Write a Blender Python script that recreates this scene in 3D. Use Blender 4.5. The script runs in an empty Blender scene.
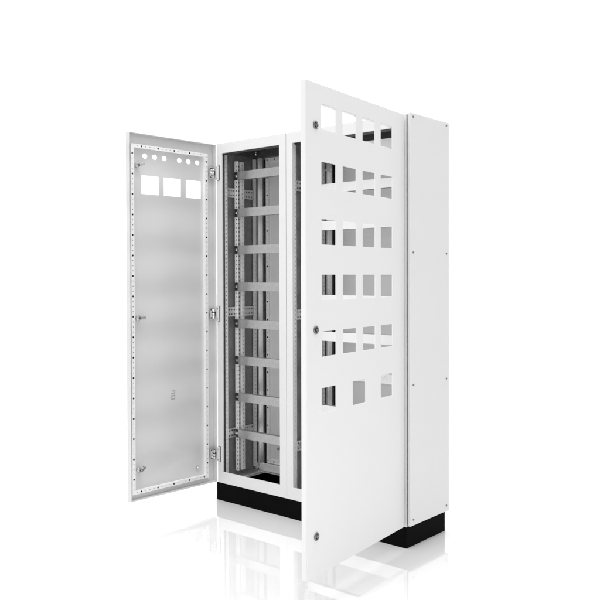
import bpy, math, random
from mathutils import Matrix, Vector
random.seed(4)
sc = bpy.context.scene
COL = sc.collection

# ------------------------------------------------------------------ materials
def mat(name, base, rough=.4, metal=0., spec=.5, var=0., bump=0., bscale=250., vscale=6., coat=0., ior=1.5, spangle=False):
    m = bpy.data.materials.new(name); m.use_nodes = True
    nt = m.node_tree; b = nt.nodes['Principled BSDF']
    b.inputs['Base Color'].default_value = (base, base, base, 1)
    b.inputs['Roughness'].default_value = rough
    b.inputs['Metallic'].default_value = metal
    b.inputs['Specular IOR Level'].default_value = spec
    b.inputs['IOR'].default_value = ior
    b.inputs['Coat Weight'].default_value = coat
    tc = nt.nodes.new('ShaderNodeTexCoord')
    if var:
        n = nt.nodes.new('ShaderNodeTexVoronoi' if spangle else 'ShaderNodeTexNoise')
        n.inputs['Scale'].default_value = vscale
        if not spangle: n.inputs['Detail'].default_value = 5
        nt.links.new(tc.outputs['Object'], n.inputs['Vector'])
        r = nt.nodes.new('ShaderNodeMapRange')
        r.inputs['From Min'].default_value = 0.; r.inputs['From Max'].default_value = 1.
        r.inputs['To Min'].default_value = base - var
        r.inputs['To Max'].default_value = base + var
        nt.links.new(n.outputs['Color' if spangle else 'Fac'], r.inputs['Value'])
        nt.links.new(r.outputs['Result'], b.inputs['Base Color'])
        r2 = nt.nodes.new('ShaderNodeMapRange')
        r2.inputs['From Min'].default_value = 0.; r2.inputs['From Max'].default_value = 1.
        r2.inputs['To Min'].default_value = rough - .03; r2.inputs['To Max'].default_value = rough + .03
        nt.links.new(n.outputs['Color' if spangle else 'Fac'], r2.inputs['Value'])
        nt.links.new(r2.outputs['Result'], b.inputs['Roughness'])
    if bump:
        n = nt.nodes.new('ShaderNodeTexNoise'); n.inputs['Scale'].default_value = bscale; n.inputs['Detail'].default_value = 3
        nt.links.new(tc.outputs['Object'], n.inputs['Vector'])
        bp = nt.nodes.new('ShaderNodeBump'); bp.inputs['Strength'].default_value = bump; bp.inputs['Distance'].default_value = .001
        nt.links.new(n.outputs['Fac'], bp.inputs['Height']); nt.links.new(bp.outputs['Normal'], b.inputs['Normal'])
    return m
M_WHITE = mat('white_powder_coat', .73, .36, var=.012, bump=.3, bscale=420, vscale=3)
M_PANEL = mat('light_grey_powder_coat', .70, .34, var=.012, bump=.3, bscale=420, vscale=3)
M_INNER = mat('door_inner_coat', .66, .22, ior=1.8, var=.010)
def wavy(m, axis, period, z0, amp):      # thin sheet that is not perfectly flat: gentle real-world waviness
    nt = m.node_tree; b = nt.nodes['Principled BSDF']; N = nt.nodes.new; L = nt.links.new
    tc = N('ShaderNodeTexCoord'); sx = N('ShaderNodeSeparateXYZ'); L(tc.outputs['Object'], sx.inputs[0])
    ns = N('ShaderNodeTexNoise'); ns.inputs['Scale'].default_value = 2.2; ns.inputs['Detail'].default_value = 1; L(tc.outputs['Object'], ns.inputs['Vector'])
    def M(op, a, bb):
        n = N('ShaderNodeMath'); n.operation = op
        for i, v in enumerate((a, bb)):
            if isinstance(v, (int, float)): n.inputs[i].default_value = v
            elif v is not None: L(v, n.inputs[i])
        return n.outputs[0]
    h = M('MULTIPLY', M('SUBTRACT', sx.outputs[axis], z0), 2*math.pi/period)
    h = M('ADD', h, M('MULTIPLY', ns.outputs['Fac'], 2.2))
    h = M('MULTIPLY', M('SINE', M('SUBTRACT', h, 1.1), None), -amp)
    h = M('ADD', h, M('MULTIPLY', ns.outputs['Fac'], amp*1.2))
    bp = N('ShaderNodeBump'); bp.inputs['Strength'].default_value = 1; bp.inputs['Distance'].default_value = 1
    L(h, bp.inputs['Height']); L(bp.outputs['Normal'], b.inputs['Normal'])
wavy(M_INNER, 'Y', .24, 1.15, .0042)
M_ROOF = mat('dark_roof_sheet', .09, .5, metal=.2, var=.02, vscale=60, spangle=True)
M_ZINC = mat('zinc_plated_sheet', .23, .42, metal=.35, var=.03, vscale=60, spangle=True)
M_BAR = mat('galvanised_bar', .62, .30, metal=.8, var=.05, vscale=110, spangle=True)
M_RAIL = mat('bright_zinc_rail', .9, .4, metal=.1, var=.02, vscale=70, spangle=True)
M_BRIGHT = mat('bright_white', .80, .4, var=.01, vscale=4)
M_BACK = mat('grey_back_sheet', .74, .4, var=.015, vscale=3)
M_BLACK = mat('black_plinth_paint', .003, .6, spec=.03, var=.001, bump=.2, bscale=300, vscale=8)
M_BLACKFILL = mat('black_fill', .01, .6, spec=.2)
M_CHROME = mat('chrome', .75, .18, metal=1.)
M_STEEL = mat('brushed_steel', .22, .25, metal=1.)
M_DARK = mat('dark_steel', .07, .35, metal=.6)
M_MARK = mat('grey_ink', .36, .5)

# ------------------------------------------------------------------ helpers
T = Matrix.Translation
def empty(name, loc):
    o = bpy.data.objects.new(name, None); COL.objects.link(o); o.location = loc
    o.empty_display_size = .2
    return o
ROOTLOC = Vector((-.66, .18, 0))
root = empty('electrical_cabinet', ROOTLOC)
root['label'] = 'tall white steel two-bay electrical cabinet on a black plinth, both front doors swung open'
root['category'] = 'cabinet'
INV = Matrix.Translation(-ROOTLOC)

class MB:
    """collects polygons for one mesh object"""
    def __init__(s): s.v = []; s.f = []; s.m = []; s.sm = []
    def add(s, vs, fs, mi=0, smooth=False, mx=None):
        k = len(s.v)
        for v in vs: s.v.append(tuple(mx @ Vector(v)) if mx else tuple(v))
        for f in fs: s.f.append([i + k for i in f]); s.m.append(mi); s.sm.append(smooth)
    def box(s, a, b, mi=0, mx=None, bev=0.):
        x0, y0, z0 = [min(a[i], b[i]) for i in range(3)]; x1, y1, z1 = [max(a[i], b[i]) for i in range(3)]
        if bev <= 0:
            vs = [(x0,y0,z0),(x1,y0,z0),(x1,y1,z0),(x0,y1,z0),(x0,y0,z1),(x1,y0,z1),(x1,y1,z1),(x0,y1,z1)]
            s.add(vs, [(0,3,2,1),(4,5,6,7),(0,1,5,4),(1,2,6,5),(2,3,7,6),(3,0,4,7)], mi, mx=mx); return
        import bmesh
        bm = bmesh.new(); bmesh.ops.create_cube(bm, size=1)
        bmesh.ops.scale(bm, vec=(x1-x0, y1-y0, z1-z0), verts=bm.verts)
        bmesh.ops.translate(bm, vec=((x0+x1)/2, (y0+y1)/2, (z0+z1)/2), verts=bm.verts)
        bmesh.ops.bevel(bm, geom=bm.edges[:], offset=bev, segments=2, profile=.5, affect='EDGES')
        bm.verts.index_update()
        s.add([v.co[:] for v in bm.verts], [[v.index for v in f.verts] for f in bm.faces], mi, mx=mx); bm.free()
    def cyl(s, p, axis, r, h, n=20, mi=0, r2=None, mx=None, smooth=True):
        """from p along axis for h"""
        r2 = r if r2 is None else r2
        q = Vector(axis).normalized().to_track_quat('Z', 'Y').to_matrix().to_4x4()
        m = T(Vector(p)) @ q
        if mx: m = mx @ m
        vs = [(r*math.cos(2*math.pi*i/n), r*math.sin(2*math.pi*i/n), 0) for i in range(n)] + \
             [(r2*math.cos(2*math.pi*i/n), r2*math.sin(2*math.pi*i/n), h) for i in range(n)]
        s.add(vs, [(i, (i+1) % n, n+(i+1) % n, n+i) for i in range(n)], mi, smooth, m)
        s.add(vs, [tuple(range(n-1, -1, -1)), tuple(range(n, 2*n))], mi, False, m)
    def plate(s, outline, holes, t, mx, bev=0., mi=0):
        """sheet in local XY, thickness t along +Z, real holes"""
        cu = bpy.data.curves.new('tmp', 'CURVE'); cu.dimensions = '2D'; cu.fill_mode = 'BOTH'
        for loop in [outline] + list(holes):
            sp = cu.splines.new('POLY'); sp.points.add(len(loop)-1)
            for i, p in enumerate(loop): sp.points[i].co = (p[0], p[1], 0, 1)
            sp.use_cyclic_u = True
        cu.extrude = t/2 - bev
        if bev: cu.bevel_depth = bev; cu.bevel_resolution = 1; cu.offset = -bev
        ob = bpy.data.objects.new('tmp', cu)
        me = bpy.data.meshes.new_from_object(ob)
        vs = [(v.co.x, v.co.y, v.co.z + t/2) for v in me.vertices]
        s.add(vs, [list(p.vertices) for p in me.polygons], mi, mx=mx)
        bpy.data.objects.remove(ob); bpy.data.curves.remove(cu); bpy.data.meshes.remove(me)
    def perf(s, a, b, c, d, vertical, hs, t, mx=None, mi=0):
        """bar a..b x c..d, thickness +t; hs = [(pos along, rx, ry)], one hole row on the bar's centre line"""
        lo, hi = (c, d) if vertical else (a, b)
        hs = sorted(hs); cuts = [lo] + [(hs[i][0]+hs[i+1][0])/2 for i in range(len(hs)-1)] + [hi]
        cc = (a+b)/2 if vertical else (c+d)/2
        for i, (p, rx, ry) in enumerate(hs):
            x0, x1, y0, y1 = (a, b, cuts[i], cuts[i+1]) if vertical else (cuts[i], cuts[i+1], c, d)
            cx, cy = (cc, p) if vertical else (p, cc)
            out = [(x1,cy),(x1,y1),(cx,y1),(x0,y1),(x0,cy),(x0,y0),(cx,y0),(x1,y0)]
            inn = [(cx+rx*math.cos(math.pi*k/4), cy+ry*math.sin(math.pi*k/4)) for k in range(8)]
            vs = [(x,y,t) for x,y in out] + [(x,y,t) for x,y in inn] + [(x,y,0) for x,y in out] + [(x,y,0) for x,y in inn]
            fs = []
            for k in range(8):
                j = (k+1) % 8
                fs += [(k, j, 8+j, 8+k), (16+j, 16+k, 24+k, 24+j), (8+k, 8+j, 24+j, 24+k)]
            s.add(vs, fs, mi, mx=mx)
        q = [(a,c),(b,c),(b,d),(a,d)]
        s.add([(x,y,0) for x,y in q] + [(x,y,t) for x,y in q], [(0,1,5,4),(1,2,6,5),(2,3,7,6),(3,0,4,7)], mi, mx=mx)
    def build(s, name, mats, parent=None, mx=None, label=None):
        me = bpy.data.meshes.new(name); me.from_pydata(s.v, [], s.f)
        import bmesh
        bm = bmesh.new(); bm.from_mesh(me)
        bmesh.ops.remove_doubles(bm, verts=bm.verts, dist=1e-6)
        bmesh.ops.recalc_face_normals(bm, faces=bm.faces); 
        bm.to_mesh(me); bm.free()
        for m in (mats if isinstance(mats, (list, tuple)) else [mats]): me.materials.append(m)
        if len(me.polygons) == len(s.m):
            for p, mi, sm in zip(me.polygons, s.m, s.sm): p.material_index = mi; p.use_smooth = sm
        else: print('POLY MISMATCH', name, len(me.polygons), len(s.m))
        o = bpy.data.objects.new(name, me); COL.objects.link(o)
        if mx: o.matrix_basis = mx
        if parent:
            o.parent = parent
            o.matrix_parent_inverse = INV if parent is root else Matrix.Identity(4)
        if label: o['label'] = label
        return o
def copy_part(o, mx):
    c = o.copy(); COL.objects.link(c); c.parent = o.parent
    c.matrix_parent_inverse = o.matrix_parent_inverse.copy(); c.matrix_basis = mx
    return c
def rect(a, b, c, d): return [(a, c), (b, c), (b, d), (a, d)]
def circ(x, y, r, n=8, ry=None):
    ry = ry or r
    return [(x + r*math.cos(2*math.pi*(i+.5)/n), y + ry*math.sin(2*math.pi*(i+.5)/n)) for i in range(n)]
def basis(o, u, v):
    u = Vector(u).normalized(); v = Vector(v).normalized(); n = u.cross(v)
    return Matrix(((u.x, v.x, n.x, o[0]), (u.y, v.y, n.y, o[1]), (u.z, v.z, n.z, o[2]), (0, 0, 0, 1)))

# ------------------------------------------------------------------ dimensions
ZB, ZT, D = .1047, 2.1047, .362
XL, XM = -1.324, -.778

# ------------------------------------------------------------------ floor
mb = MB(); mb.box((-40, -40, -.05), (40, 40, 0))
M_FLOOR = mat('glossy_white_floor', .85, .02, ior=2.75)
fl = mb.build('floor', M_FLOOR); fl['kind'] = 'structure'

# ------------------------------------------------------------------ plinth
mb = MB()
px0, px1 = XL-.010, -.001
mb.box((px0, 0.001, 0), (px1, .016, ZB-.002)); mb.box((px0, D-.016, 0), (px1, D, ZB-.002))
mb.box((px0, .016, 0), (px0+.015, D-.016, ZB-.002)); mb.box((px1-.015, .016, 0), (px1, D-.016, ZB-.002))
mb.box((px0+.015, .016, .004), (px1-.015, D-.016, .01))  # black tray added to keep the cable openings dark
plinth = mb.build('plinth', M_BLACK, root)

# ------------------------------------------------------------------ front frames
MF = Matrix(((1,0,0,0),(0,0,-1,0),(0,1,0,0),(0,0,0,1)))      # local XY -> world XZ, local +Z -> world -Y
def front_plate(mb, outline, holes, t, y, bev=0., mi=0): mb.plate(outline, holes, t, T((0, y + t, 0)) @ MF, bev, mi)
def side_plate(mb, outline, holes, t, x, bev=0., mi=0):      # local x = world y, local y = world z, thickness x..x+t
    mb.plate(outline, holes, t, basis((x, 0, 0), (0,1,0), (0,0,1)), bev, mi)
for (a, b, oa, ob_) in ((XL, XM-.0012, -1.281, -.8285), (XM+.0012, -.001, -.7315, -.052)):
    mb = MB()
    front_plate(mb, rect(a, b, ZB, ZT), [rect(oa, ob_, .171, 2.0465)], .010, 0, .0012)
    if a > -1: mb.box((oa-.003, .0102, .171), (oa-.0005, .024, 2.046))
    mb.build('front_frame', M_WHITE, root)
mb = MB(); mb.box((XM-.001, .003, ZB), (XM+.001, .0102, ZT-.002)); mb.build('frame_gasket', M_DARK, root)

# ------------------------------------------------------------------ side panels, roof, back
mb = MB(); mb.box((.0065, 0.0, ZB+.006), (.0225, D+.004, ZT+.006), bev=.0035)
side_r = mb.build('side_panel', M_PANEL, root)
mb = MB(); mb.cyl((0,0,0), (1,0,0), .0048, .0022, 16, 0); mb.cyl((.0022,0,0), (1,0,0), .0040, .0008, 16, 1, r2=.0034)
mb.box((.0033,-.004,-.0008), (.0038,.004,.0008), 0); mb.box((.0033,-.0008,-.004), (.0038,.0008,.004), 0)
scr = None
for z in (2.092, 1.438, .796, .141):
    for y in (.026, .337):
        m = T((.0225, y, z)) @ Matrix.Rotation(random.random()*3, 4, 'X')
        if scr is None: scr = mb.build('screw', [M_DARK, M_CHROME], side_r, m)
        else: copy_part(scr, m)
mb = MB(); mb.box((XL-.008, .012, ZB+.004), (XL-.001, D+.004, ZT-.003), bev=.002); mb.build('side_panel', M_PANEL, root)
mb = MB()   # recessed seam between body and right side panel, body right wall
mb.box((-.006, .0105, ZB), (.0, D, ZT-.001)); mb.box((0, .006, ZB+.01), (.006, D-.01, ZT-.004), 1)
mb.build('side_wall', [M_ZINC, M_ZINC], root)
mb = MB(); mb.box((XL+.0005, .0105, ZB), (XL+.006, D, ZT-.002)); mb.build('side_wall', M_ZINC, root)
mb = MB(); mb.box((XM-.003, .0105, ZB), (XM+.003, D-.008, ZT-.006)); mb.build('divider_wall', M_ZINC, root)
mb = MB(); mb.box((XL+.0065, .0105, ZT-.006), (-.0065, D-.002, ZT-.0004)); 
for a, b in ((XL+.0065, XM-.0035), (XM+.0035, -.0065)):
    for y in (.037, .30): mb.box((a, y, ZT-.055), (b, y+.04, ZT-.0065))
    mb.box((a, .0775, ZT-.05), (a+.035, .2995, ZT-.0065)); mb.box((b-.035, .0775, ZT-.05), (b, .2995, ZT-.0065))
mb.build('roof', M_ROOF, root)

# ------------------------------------------------------------------ stiffening frame (channel ring with holes)
def stiff_frame(u0, u1, v0, v1, w, depth, pitch=.1104, r_small=.0030, r_big=.0058, vstart=None, ustart=None, tube_w=None):
    """local frame: ring u0..u1 x v0..v1, face at local z=0 looking +z, channel going to -depth"""
    mb = MB(); hole_darks = []
    cu0, cu1, cv0, cv1 = u0+w/2, u1-w/2, v0+w/2, v1-w/2
    def run(box, fixed, s0, s1, start, vertical):
        k = 0; p = start; hs = []
        while p - pitch/4 > s0 + .006: p -= pitch/4; k -= 1
        while p < s1 - .006:
            if k % 4 == 0: hs.append((p, r_big, r_big)); hole_darks.append((fixed, p) if vertical else (p, fixed))
            else: hs.append((p, .0022, .0034) if vertical else (p, .0038, .0020))
            p += pitch/4; k += 1
        mb.perf(*box, vertical, hs, .0015, T((0,0,-.0015)))
    vs = v0+.0725 if vstart is None else vstart; us = u0+.06 if ustart is None else ustart
    run((u0, u0+w, v0, v1), cu0, v0, v1, vs, True); run((u1-w, u1, v0, v1), cu1, v0, v1, vs+.004, True)
    run((u0+w, u1-w, v0, v0+w), cv0, u0+w, u1-w, us, False); run((u0+w, u1-w, v1-w, v1), cv1, u0+w, u1-w, us+.012, False)
    t = .0015; z0, z1 = -depth, -.0016
    for a, b, c, d in ((u0, u1, v0, v1), (u0+w-t, u1-w+t, v0+w-t, v1-w+t)):     # flanges outer / inner
        mb.box((a, c+t, z0), (a+t, d-t, z1)); mb.box((b-t, c+t, z0), (b, d-t, z1))
        mb.box((a, c, z0), (b, c+t, z1)); mb.box((a, d-t, z0), (b, d, z1))
    for c in hole_darks: mb.cyl((c[0], c[1], -.006), (0,0,1), .0066, .0038, 10, 1)  # black discs added so the big holes look dark inside
    return mb

# ------------------------------------------------------------------ doors
def make_pan(width, depth, z0, z1, holes, sheet_t=.003):
    """local: u along door from hinge, v up, +w = inner side (open side at w=0, outer face at w=-depth)"""
    mb = MB()
    mb.plate(rect(0, width, z0, z1), holes, sheet_t, T((0,0,-depth)), .0008)
    t = .003
    mb.box((0, z0, -depth+sheet_t+.0002), (t, z1, 0)); mb.box((width-t, z0, -depth+sheet_t+.0002), (width, z1, 0))
    mb.box((t, z0, -depth+sheet_t+.0002), (width-t, z0+t, 0)); mb.box((t, z1-t, -depth+sheet_t+.0002), (width-t, z1, 0))
    return mb
DZ0, DZ1 = ZB+.005, ZT-.005

# left door ---------------------------------------------------------
aL = math.radians(92.989); hL = Vector((XL, 0, 0)); dL = Vector((math.cos(aL), -math.sin(aL), 0)); nL = Vector((-dL.y, dL.x, 0))
# local x = dL, local y = up, local z must be inner normal: dL x up = (dL.y, -dL.x) = -nL  -> mirror by walking from the free edge
WLd = .6096
oL = hL + dL*WLd
BL = basis(oL, -dL, (0,0,1))             # local x from free edge to hinge; z = (-dL) x up = nL
holes = []
for a, b in ((.396, .512), (.242, .3615), (.096, .206)): holes.append(rect(WLd-b, WLd-a, 1.777, 1.880))
for c in (.488, .423, .357, .252, .187, .121): holes.append(circ(WLd-c, 1.9855, .0162, 28, .0145))
mb = make_pan(WLd-.006, .034, DZ0, DZ1, holes)
doorL = mb.build('cabinet_door', [M_INNER], root, BL, 'narrow left door with three square windows and six round holes')
BLc = BL
def on_left(mbx, name, mats, mx=None, label=None):
    return mbx.build(name, mats, doorL, mx, label)
sf = stiff_frame(WLd-.593, WLd-.059, .141, 2.0425, .0205, .0185, vstart=.224, ustart=WLd-.535)
on_left(sf, 'stiffening_frame', [M_RAIL, M_BLACKFILL], T((0,0,-.0122)))
# inner latch: boss + cam lever
def latch():
    mb = MB()
    mb.cyl((0,0,-.03), (0,0,1), .014, .012, 24, 0); mb.cyl((0,0,-.018), (0,0,1), .011, .016, 6, 0, smooth=False)
    mb.cyl((0,0,-.002), (0,0,1), .006, .006, 12, 1)
    mb.box((-.004, -.007, .004), (.029, .007, .0075), 0, bev=.0012)
    mb.box((.0215, -.0065, -.006), (.029, .0065, .0038), 1, bev=.001)
    return mb
l0 = None
for z, ang in ((1.930, 22), (1.099, 4), (.269, 38)):
    m = T((WLd-.543, z, 0)) @ Matrix.Rotation(math.radians(ang), 4, 'Z')
    if l0 is None: l0 = on_left(latch(), 'latch', [M_CHROME, M_DARK], m)
    else: copy_part(l0, m)
# outer side escutcheons of left door
mb = MB(); mb.cyl((0,0,-.0345), (0,0,-1), .016, .004, 24, 0)
e0 = None
for z in (1.930, 1.099, .269):
    if e0 is None: e0 = on_left(mb, 'lock', [M_CHROME], T((WLd-.543, z, 0)))
    else: copy_part(e0, T((WLd-.543, z, 0)))
# hinges: leaf on the door + knuckles
def hinge():
    mb = MB()
    mb.box((-.040, -.040, -.020), (-.006, .040, -.0165), 0, bev=.001)         # leaf
    for k, (zc, h, r) in enumerate(((-.027, .018, .0075), (-.004, .017, .0085), (.019, .018, .0075))):
        mb.cyl((-.014, zc-h/2, -.008), (0,1,0), r, h, 16, 0)
    for zc in (-.0155, .0075, .033): mb.cyl((-.014, zc-.002, -.008), (0,1,0), .006, .004, 12, 1)
    mb.cyl((-.030, .028, -.0165), (0,0,1), .0045, .003, 10, 1); mb.cyl((-.030, -.028, -.0165), (0,0,1), .0045, .003, 10, 1)
    mb.box((-.008, -.012, -.012), (.006, .012, -.004), 1)
    return mb
h0 = None
for z in (1.933, 1.104, .273):
    m = T((WLd-.010, z, 0)) @ Matrix.Scale(.86, 4)
    if h0 is None: h0 = on_left(hinge(), 'hinge', [M_CHROME, M_DARK], m)
    else: copy_part(h0, m)
# embossed mark and earth stud
mb = MB(); cu, cv = WLd-.3035, .655
for (a, b, c, d) in ((-.011,.013,.018,.0225), (.009,.013,.008,.026), (-.013,.011,.005,.0085), (-.013,.013,-.0075,-.003),
                     (-.013,-.009,-.028,-.0075), (.009,.013,-.028,-.0075), (-.009,.009,-.0285,-.0235)):
    mb.box((cu+a, cv+c, -.031), (cu+b, cv+d, -.0303))
on_left(mb, 'printed_mark', [M_MARK], None, 'small grey printed mark on the inner face')
mb = MB(); mb.box((-.012,-.002,-.031), (.012,.006,-.024), 0, bev=.001); mb.cyl((0,-.004,-.031), (0,0,1), .005, .013, 10, 0)
on_left(mb, 'earth_stud', [M_CHROME], T((WLd-.135, .213, 0)))

# hinge blocks on the body front for the left door
mb = MB(); mb.box((0,-.011,-.043), (.017,-.0022,.043), bev=.002); mb.box((-.001,-.0021,-.045), (.0205,-.0003,.045), 1)  # second box: dark plate added as the block's edge shadow
mb.cyl((.009,-.011,-.03), (0,-1,0), .003, .0012, 10, 1); mb.cyl((.009,-.011,.03), (0,-1,0), .003, .0012, 10, 1)
b0 = None
for z in (1.933, 1.104, .273):
    m = T((XL+.004, 0, z))
    if b0 is None: b0 = mb.build('hinge_block', [M_WHITE, M_DARK], root, m)
    else: copy_part(b0, m)

# right door --------------------------------------------------------
aR = math.radians(96.289); hR = Vector((-.005, -.010, 0)); dR = Vector((-math.cos(aR), -math.sin(aR), 0))
WRd = .8445
# local x = dR (hinge -> free), y up, z = dR x up = (dR.y, -dR.x) = inner side (-x)
BR = basis(hR + Vector((dR.y, -dR.x, 0))*.026, dR, (0,0,1))     # outer face lies on the hinge line
holes = []
rows = [1.972, 1.7375, 1.505, 1.279, 1.047]
for z in rows:
    for c in (.678, .5125, .3445, .179): holes.append(rect(c-.0555, c+.0555, z-.0515, z+.0515))
for c in (.680, .4315, .180): holes.append(rect(c-.0555, c+.0555, .816-.0515, .816+.0515))
mb = make_pan(WRd, .026, DZ0, DZ1, holes)
doorR = mb.build('cabinet_door', [M_WHITE], root, BR, 'wide right door with six rows of square windows')
sf = stiff_frame(.063, WRd-.024, .141, 2.0425, .0205, .0145, vstart=.224)
sf.build('stiffening_frame', [M_RAIL, M_BLACKFILL], doorR, T((0,0,-.0082)))
def lock():
    mb = MB(); n = 28
    R = [(.0168, 0), (.0168, .0035), (.0155, .005), (.0125, .005), (.0115, .0035), (.0115, .0012)]
    vs = [(r*math.cos(2*math.pi*i/n), r*math.sin(2*math.pi*i/n), -h) for (r, h) in R for i in range(n)]
    fs = [(k*n+i, k*n+(i+1)%n, (k+1)*n+(i+1)%n, (k+1)*n+i) for k in range(len(R)-1) for i in range(n)]
    mb.add(vs, fs, 0, True)
    mb.cyl((0,0,0), (0,0,-1), .0115, .0012, n, 1)
    mb.cyl((0,0,-.0012), (0,0,-1), .005, .004, 16, 0)
    mb.box((-.0085,-.0022,-.0012), (.0085,.0022,-.0042), 0)
    return mb
k0 = None
for z, a in ((1.930, 60), (1.108, 50), (.273, 75)):
    m = T((.778, z, -.026)) @ Matrix.Rotation(math.radians(a), 4, 'Z')
    if k0 is None: k0 = lock().build('lock', [M_STEEL, M_BLACKFILL], doorR, m)
    else: copy_part(k0, m)
l1 = None
for z, a in ((1.930, 168), (1.108, 182), (.273, 160)):
    m = T((.778, z, .006)) @ Matrix.Rotation(math.radians(a), 4, 'Z')
    if l1 is None: l1 = latch().build('latch', [M_CHROME, M_DARK], doorR, m)
    else: copy_part(l1, m)
def hingeR():
    mb = MB()
    mb.box((.006, -.040, -.016), (.040, .040, -.012), 0, bev=.001)
    for zc in (-.027, -.004, .019): mb.cyl((.014, zc-.009, -.006), (0,1,0), .0065, .018, 16, 0)
    return mb
h1 = None
for z in (1.933, 1.104, .273):
    m = T((0, z, 0))
    if h1 is None: h1 = hingeR().build('hinge', [M_CHROME], doorR, m)
    else: copy_part(h1, m)
for z in (1.933, 1.104, .273): copy_part(b0, T((-.0522, 0, z)))

# ------------------------------------------------------------------ interior of a bay
def col_holes(z0, z1, pitch, rx, ry, first=.012):
    return [(z0+first+k*pitch, rx, ry) for k in range(int((z1-z0-first-.006)/pitch)+1)]
def front_perf(mb, a, b, c, d, hs, t, y): mb.perf(a, b, c, d, True, hs, t, T((0, y+t, 0)) @ MF)
def side_perf(mb, a, b, c, d, hs, t, x, vertical=True): mb.perf(a, b, c, d, vertical, hs, t, basis((x,0,0),(0,1,0),(0,0,1)))
protos = {}
def place(key, name, mats, maker, mx):
    if key in protos: return copy_part(protos[key], mx)
    protos[key] = maker().build(name, mats, root, mx); return protos[key]
def mk_strip():
    mb = MB(); side_perf(mb, .001, .021, .12, 2.044, col_holes(.12, 2.044, .0245, .0036, .0050), .002, 0)
    mb.box((-.016, .0212, .12), (.0, .0232, 2.044)); return mb
def mk_bracket():
    hs = [(.014+.0215*k, .0050, .0050) for k in range(11)]
    mb = MB(); side_perf(mb, 0, .244, -.028, 0, hs, .002, 0, False); side_perf(mb, 0, .244, 0, .028, hs, .002, 0, False)
    mb.box((-.012, 0, -.028), (0, .244, -.0262)); mb.box((-.012, 0, .0262), (0, .244, .028)); return mb
def mk_rail():       # origin at the corner between front flange and web; flange goes to -x, web to +y
    mb = MB()
    front_perf(mb, -.028, .001, .158, 2.013, col_holes(.158, 2.013, .0245, .0044, .0052), .002, 0)
    k = len(mb.f); side_perf(mb, .0022, .0270, .158, 2.010, col_holes(.158, 2.010, .0245, .0058, .0062), .002, -.008)
    mb.m[k:] = [1]*(len(mb.m)-k)
    side_perf(mb, .0285, .050, .158, 2.010, col_holes(.158, 2.010, .0245, .0044, .0050, .020), .002, -.001)
    mb.box((-.008, .0272, .158), (.0008, .0283, 2.010))
    mb.box((-.028, .0502, .158), (.0008, .052, 2.010)); return mb
def mk_post():
    mb = MB(); side_perf(mb, 0, .018, .150, 2.044, col_holes(.15, 2.044, .0245, .0028, .0036), .002, 0)
    mb.box((-.012, -.002, .150), (.002, -.0002, 2.044)); return mb
def mk_column():     # rounded folded corner profile
    mb = MB(); n = 9; z0, z1 = .150, 2.06; k = 14
    prof = [(-.030, .0)] + [(-.018 + .036*(i/k), -.006 - .012*math.sin(math.pi*i/k)) for i in range(k+1)] + [(.024, .0), (.024, .012), (-.030, .012)]
    m = len(prof)
    vs = [(x, y, z0) for x, y in prof] + [(x, y, z1) for x, y in prof]
    mb.add(vs, [(i, (i+1) % m, m+(i+1) % m, m+i) for i in range(m)], 0, False)
    mb.add(vs, [tuple(range(m)), tuple(range(m, 2*m))]); return mb
def bar_mb(length, kind):
    mb = MB(); h = .0495
    mb.box((0, 0, -h/2), (length, .0018, h/2), 0)
    mb.box((0, .0019, h/2-.0018), (length, .030, h/2), 3); mb.box((0, .0019, -h/2), (length, .030, -h/2+.0018), 3)  # flanges use the darker zinc: their shade is put into the colour
    for x in (-.027, length):
        mb.box((x, .0035, -h/2+.001), (x+.027, .0055, h/2-.001), 1)
    for x in (-.014, length+.014):
        mb.cyl((x, .0035, 0), (0,-1,0), .0085, .002, 16, 2); mb.cyl((x, .0015, 0), (0,-1,0), .0062, .005, 6, 2, smooth=False)
    return mb
def MX(a): return Matrix.Scale(-1, 4, (1,0,0))
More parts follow.
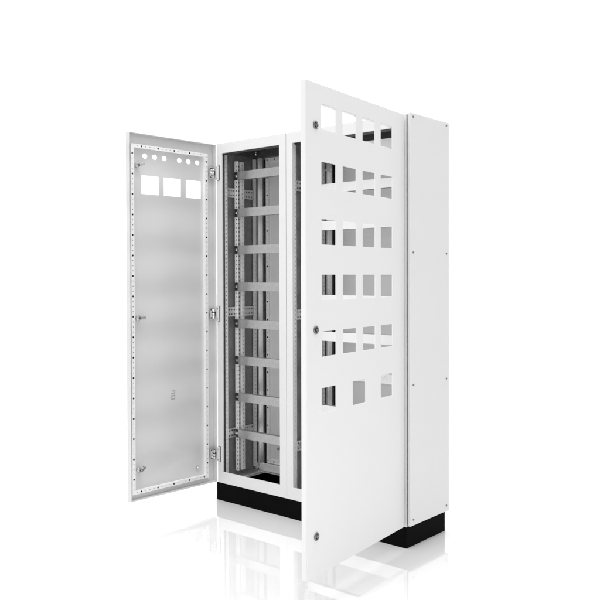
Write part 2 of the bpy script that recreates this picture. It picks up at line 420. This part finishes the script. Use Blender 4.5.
for bi, (a, b) in enumerate(((XL+.006, XM-.003), (XM+.003, -.006))):
    w = b - a
    flip = lambda x: T((b - (x - a), 0, 0)) @ Matrix.Scale(-1, 4, (1,0,0))
    L = lambda x, y=0, z=0: T((x, y, z))
    R = lambda x, y=0, z=0: T((b - (x - a), y, z)) @ Matrix.Scale(-1, 4, (1,0,0))
    for f in (L, R):
        place('strip', 'upright_strip', [M_RAIL], mk_strip, f(a+.018, .040))
        place('post', 'rear_post', [M_RAIL], mk_post, f(a+.016, .292))
        place('column', 'corner_column', [M_BAR], mk_column, f(a+.0305, .328))
        place('rail', 'mounting_rail', [M_RAIL, M_BAR], mk_rail, f(a+.045, .124))
        for z in (1.823, 1.112, .385):
            place('bracket', 'perforated_bracket', [M_BAR], mk_bracket, f(a+.014, .062, z))
    # back sheet with stiffening ring
    mb = MB(); mb.box((a, .352, ZB+.002), (b, .3575, ZT-.007))
    bp = mb.build('back_panel', [M_BACK], root)
    sf = stiff_frame(a+.071, b-.071, .172, 2.050, .0225, .013, pitch=.109, vstart=.186+.109*4)
    sf.build('stiffening_frame', [M_RAIL, M_BLACKFILL], bp, T((0, .339, 0)) @ MF)
    for k in range(9):
        mb = MB(); mb.box((a+.110, .3495, .33+.2*k), (b-.110, .3515, .338+.2*k)); mb.build('back_rib', [M_BACK], bp)
    mb = MB(); mb.box((a+.15, .3485, .262), (a+.185, .3515, .268)); mb.box((a+.165, .3485, .266), (a+.18, .3515, .280))
    mb.build('earth_clip', [M_DARK], bp)
    for x in (a+.053, b-.067):
        mb = MB(); mb.box((x, .346, .16), (x+.014, .3515, 2.045)); mb.build('slit_shade', [M_BLACKFILL], bp)  # dark strip added to draw the shaded slit beside the column
    # base plate with cable opening
    mb = MB(); z = .127
    mb.plate(rect(a+.0005, b-.0005, .0108, .3505), [rect(a+.098, b-.098, .030, .298)], .003, T((0,0,z)))
    for (p, q) in (((a+.094, .028, z-.006), (a+.0978, .302, z+.007)), ((b-.0978, .028, z-.006), (b-.094, .302, z+.007)),
                   ((a+.098, .2983, z-.006), (b-.098, .302, z+.007))): mb.box(p, q, 1)
    mb.box((a+.0005, .312, z+.0032), (b-.0005, .338, z+.040), 1)
    mb.build('base_plate', [M_BAR, M_RAIL], root)
    mb = MB(); mb.cyl((0,0,0), (0,0,1), .013, .004, 20, 0); mb.cyl((0,0,.004), (0,0,1), .010, .008, 6, 0, smooth=False); mb.cyl((0,0,.012),(0,0,1),.005,.008,12,1)
    for f in (L, R): place('bolt', 'floor_bolt', [M_CHROME, M_DARK], lambda: mb, f(a+.060, .278, z+.003))
    mb2 = MB(); mb2.cyl((0,0,0), (0,0,-1), .014, .004, 20, 0); mb2.cyl((0,0,-.004), (0,0,-1), .011, .010, 6, 0, smooth=False); mb2.cyl((0,0,-.014), (0,0,-1), .006, .022, 12, 0)
    for f in (L, R): place('rbolt', 'roof_bolt', [M_CHROME], lambda: mb2, f(a+.048, .275, ZT-.0065))
    if bi == 1:
        for x, r in ((-.757, .0095), (-.736, .0080), (-.710, .0085)):
            mb = MB(); mb.cyl((x, .309, 1.931), (0,-1,0), r, .003, 14, 0); mb.cyl((x, .306, 1.931), (0,-1,0), r*.7, .005, 6, 0, smooth=False)
            mb.build('clamp_bolt', [M_BRIGHT], root)
    # cross bars
    zs = [1.924 - .2204*k for k in range(8)] if bi == 0 else [1.999 - .2003*k for k in range(9)]
    mats = [M_BAR if bi == 0 else M_BRIGHT, M_DARK, M_CHROME, M_ZINC]
    for k, z in enumerate(zs):
        grey = bi == 0 or k == 6  # bay two bars whitened as lit, one greyed as shaded, by colour alone
        place('bar%d%d' % (bi, grey), 'cross_bar' if grey else 'lit_bar', [M_BAR if grey else M_BRIGHT, M_DARK, M_CHROME, M_ZINC],
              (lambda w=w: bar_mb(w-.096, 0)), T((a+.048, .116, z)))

# ------------------------------------------------------------------ light: white studio
w = bpy.data.worlds.new('World'); sc.world = w; w.use_nodes = True
nt = w.node_tree; bg = nt.nodes['Background']
tc = nt.nodes.new('ShaderNodeTexCoord'); dp = nt.nodes.new('ShaderNodeVectorMath'); dp.operation = 'DOT_PRODUCT'
nt.links.new(tc.outputs['Generated'], dp.inputs[0]); dp.inputs[1].default_value = (-.653, .757, 0)
mr = nt.nodes.new('ShaderNodeMapRange'); mr.interpolation_type = 'SMOOTHSTEP'
mr.inputs['From Min'].default_value = .2; mr.inputs['From Max'].default_value = .8
mr.inputs['To Min'].default_value = .75; mr.inputs['To Max'].default_value = 1.25
nt.links.new(dp.outputs['Value'], mr.inputs['Value']); nt.links.new(mr.outputs['Result'], bg.inputs['Strength'])
bg.inputs['Color'].default_value = (1, 1, 1, 1)
def area(name, loc, target, size, sizey, power):
    l = bpy.data.lights.new(name, 'AREA'); l.shape = 'RECTANGLE'; l.size = size; l.size_y = sizey; l.energy = power
    o = bpy.data.objects.new(name, l); COL.objects.link(o); o.location = loc
    o.rotation_euler = (Vector(target) - Vector(loc)).to_track_quat('-Z', 'Y').to_euler()
    return o
area('overhead_fill', (-1.0, -1.5, 8.0), (-.9, -1.3, 0), 6, 6, 490)  # added lamp, lifts the floor to white
area('overhead_fill', (1.6, -.6, 8.0), (1.0, -.6, 0), 6, 6, 180)  # second added lamp, for the floor on the right
area('front_softbox', (-1.6, -5.0, 1.3), (-.7, 0, 1.1), 2.5, 3, 34)
area('side_fill', (2.4, -1.7, .12), (0, -.4, .3), 1.6, .2, 11)  # added low lamp, brightens the right door towards its foot

# ------------------------------------------------------------------ camera
cam = bpy.data.cameras.new('camera'); co = bpy.data.objects.new('camera', cam); COL.objects.link(co)
y, p, r = [math.radians(v) for v in (40.7483, -.7809, -.1496)]
fwd = Vector((-math.sin(y)*math.cos(p), math.cos(y)*math.cos(p), math.sin(p)))
rt = Vector((math.cos(y), math.sin(y), 0)); up = rt.cross(fwd)
R2 = math.cos(r)*rt + math.sin(r)*up; U2 = -math.sin(r)*rt + math.cos(r)*up
cl = Vector((2.1271, -3.2559, 1.3244))
co.matrix_world = Matrix(((R2.x, U2.x, -fwd.x, cl.x), (R2.y, U2.y, -fwd.y, cl.y), (R2.z, U2.z, -fwd.z, cl.z), (0,0,0,1)))
cam.sensor_width = 36; cam.lens = 798.12/600*36; cam.shift_y = -12.945/600; cam.clip_end = 200
sc.camera = co
vs = sc.view_settings; vs.view_transform = 'Standard'; vs.look = 'None'; vs.exposure = 0; vs.gamma = 1
sc.cycles.max_bounces = 12; sc.cycles.diffuse_bounces = 6
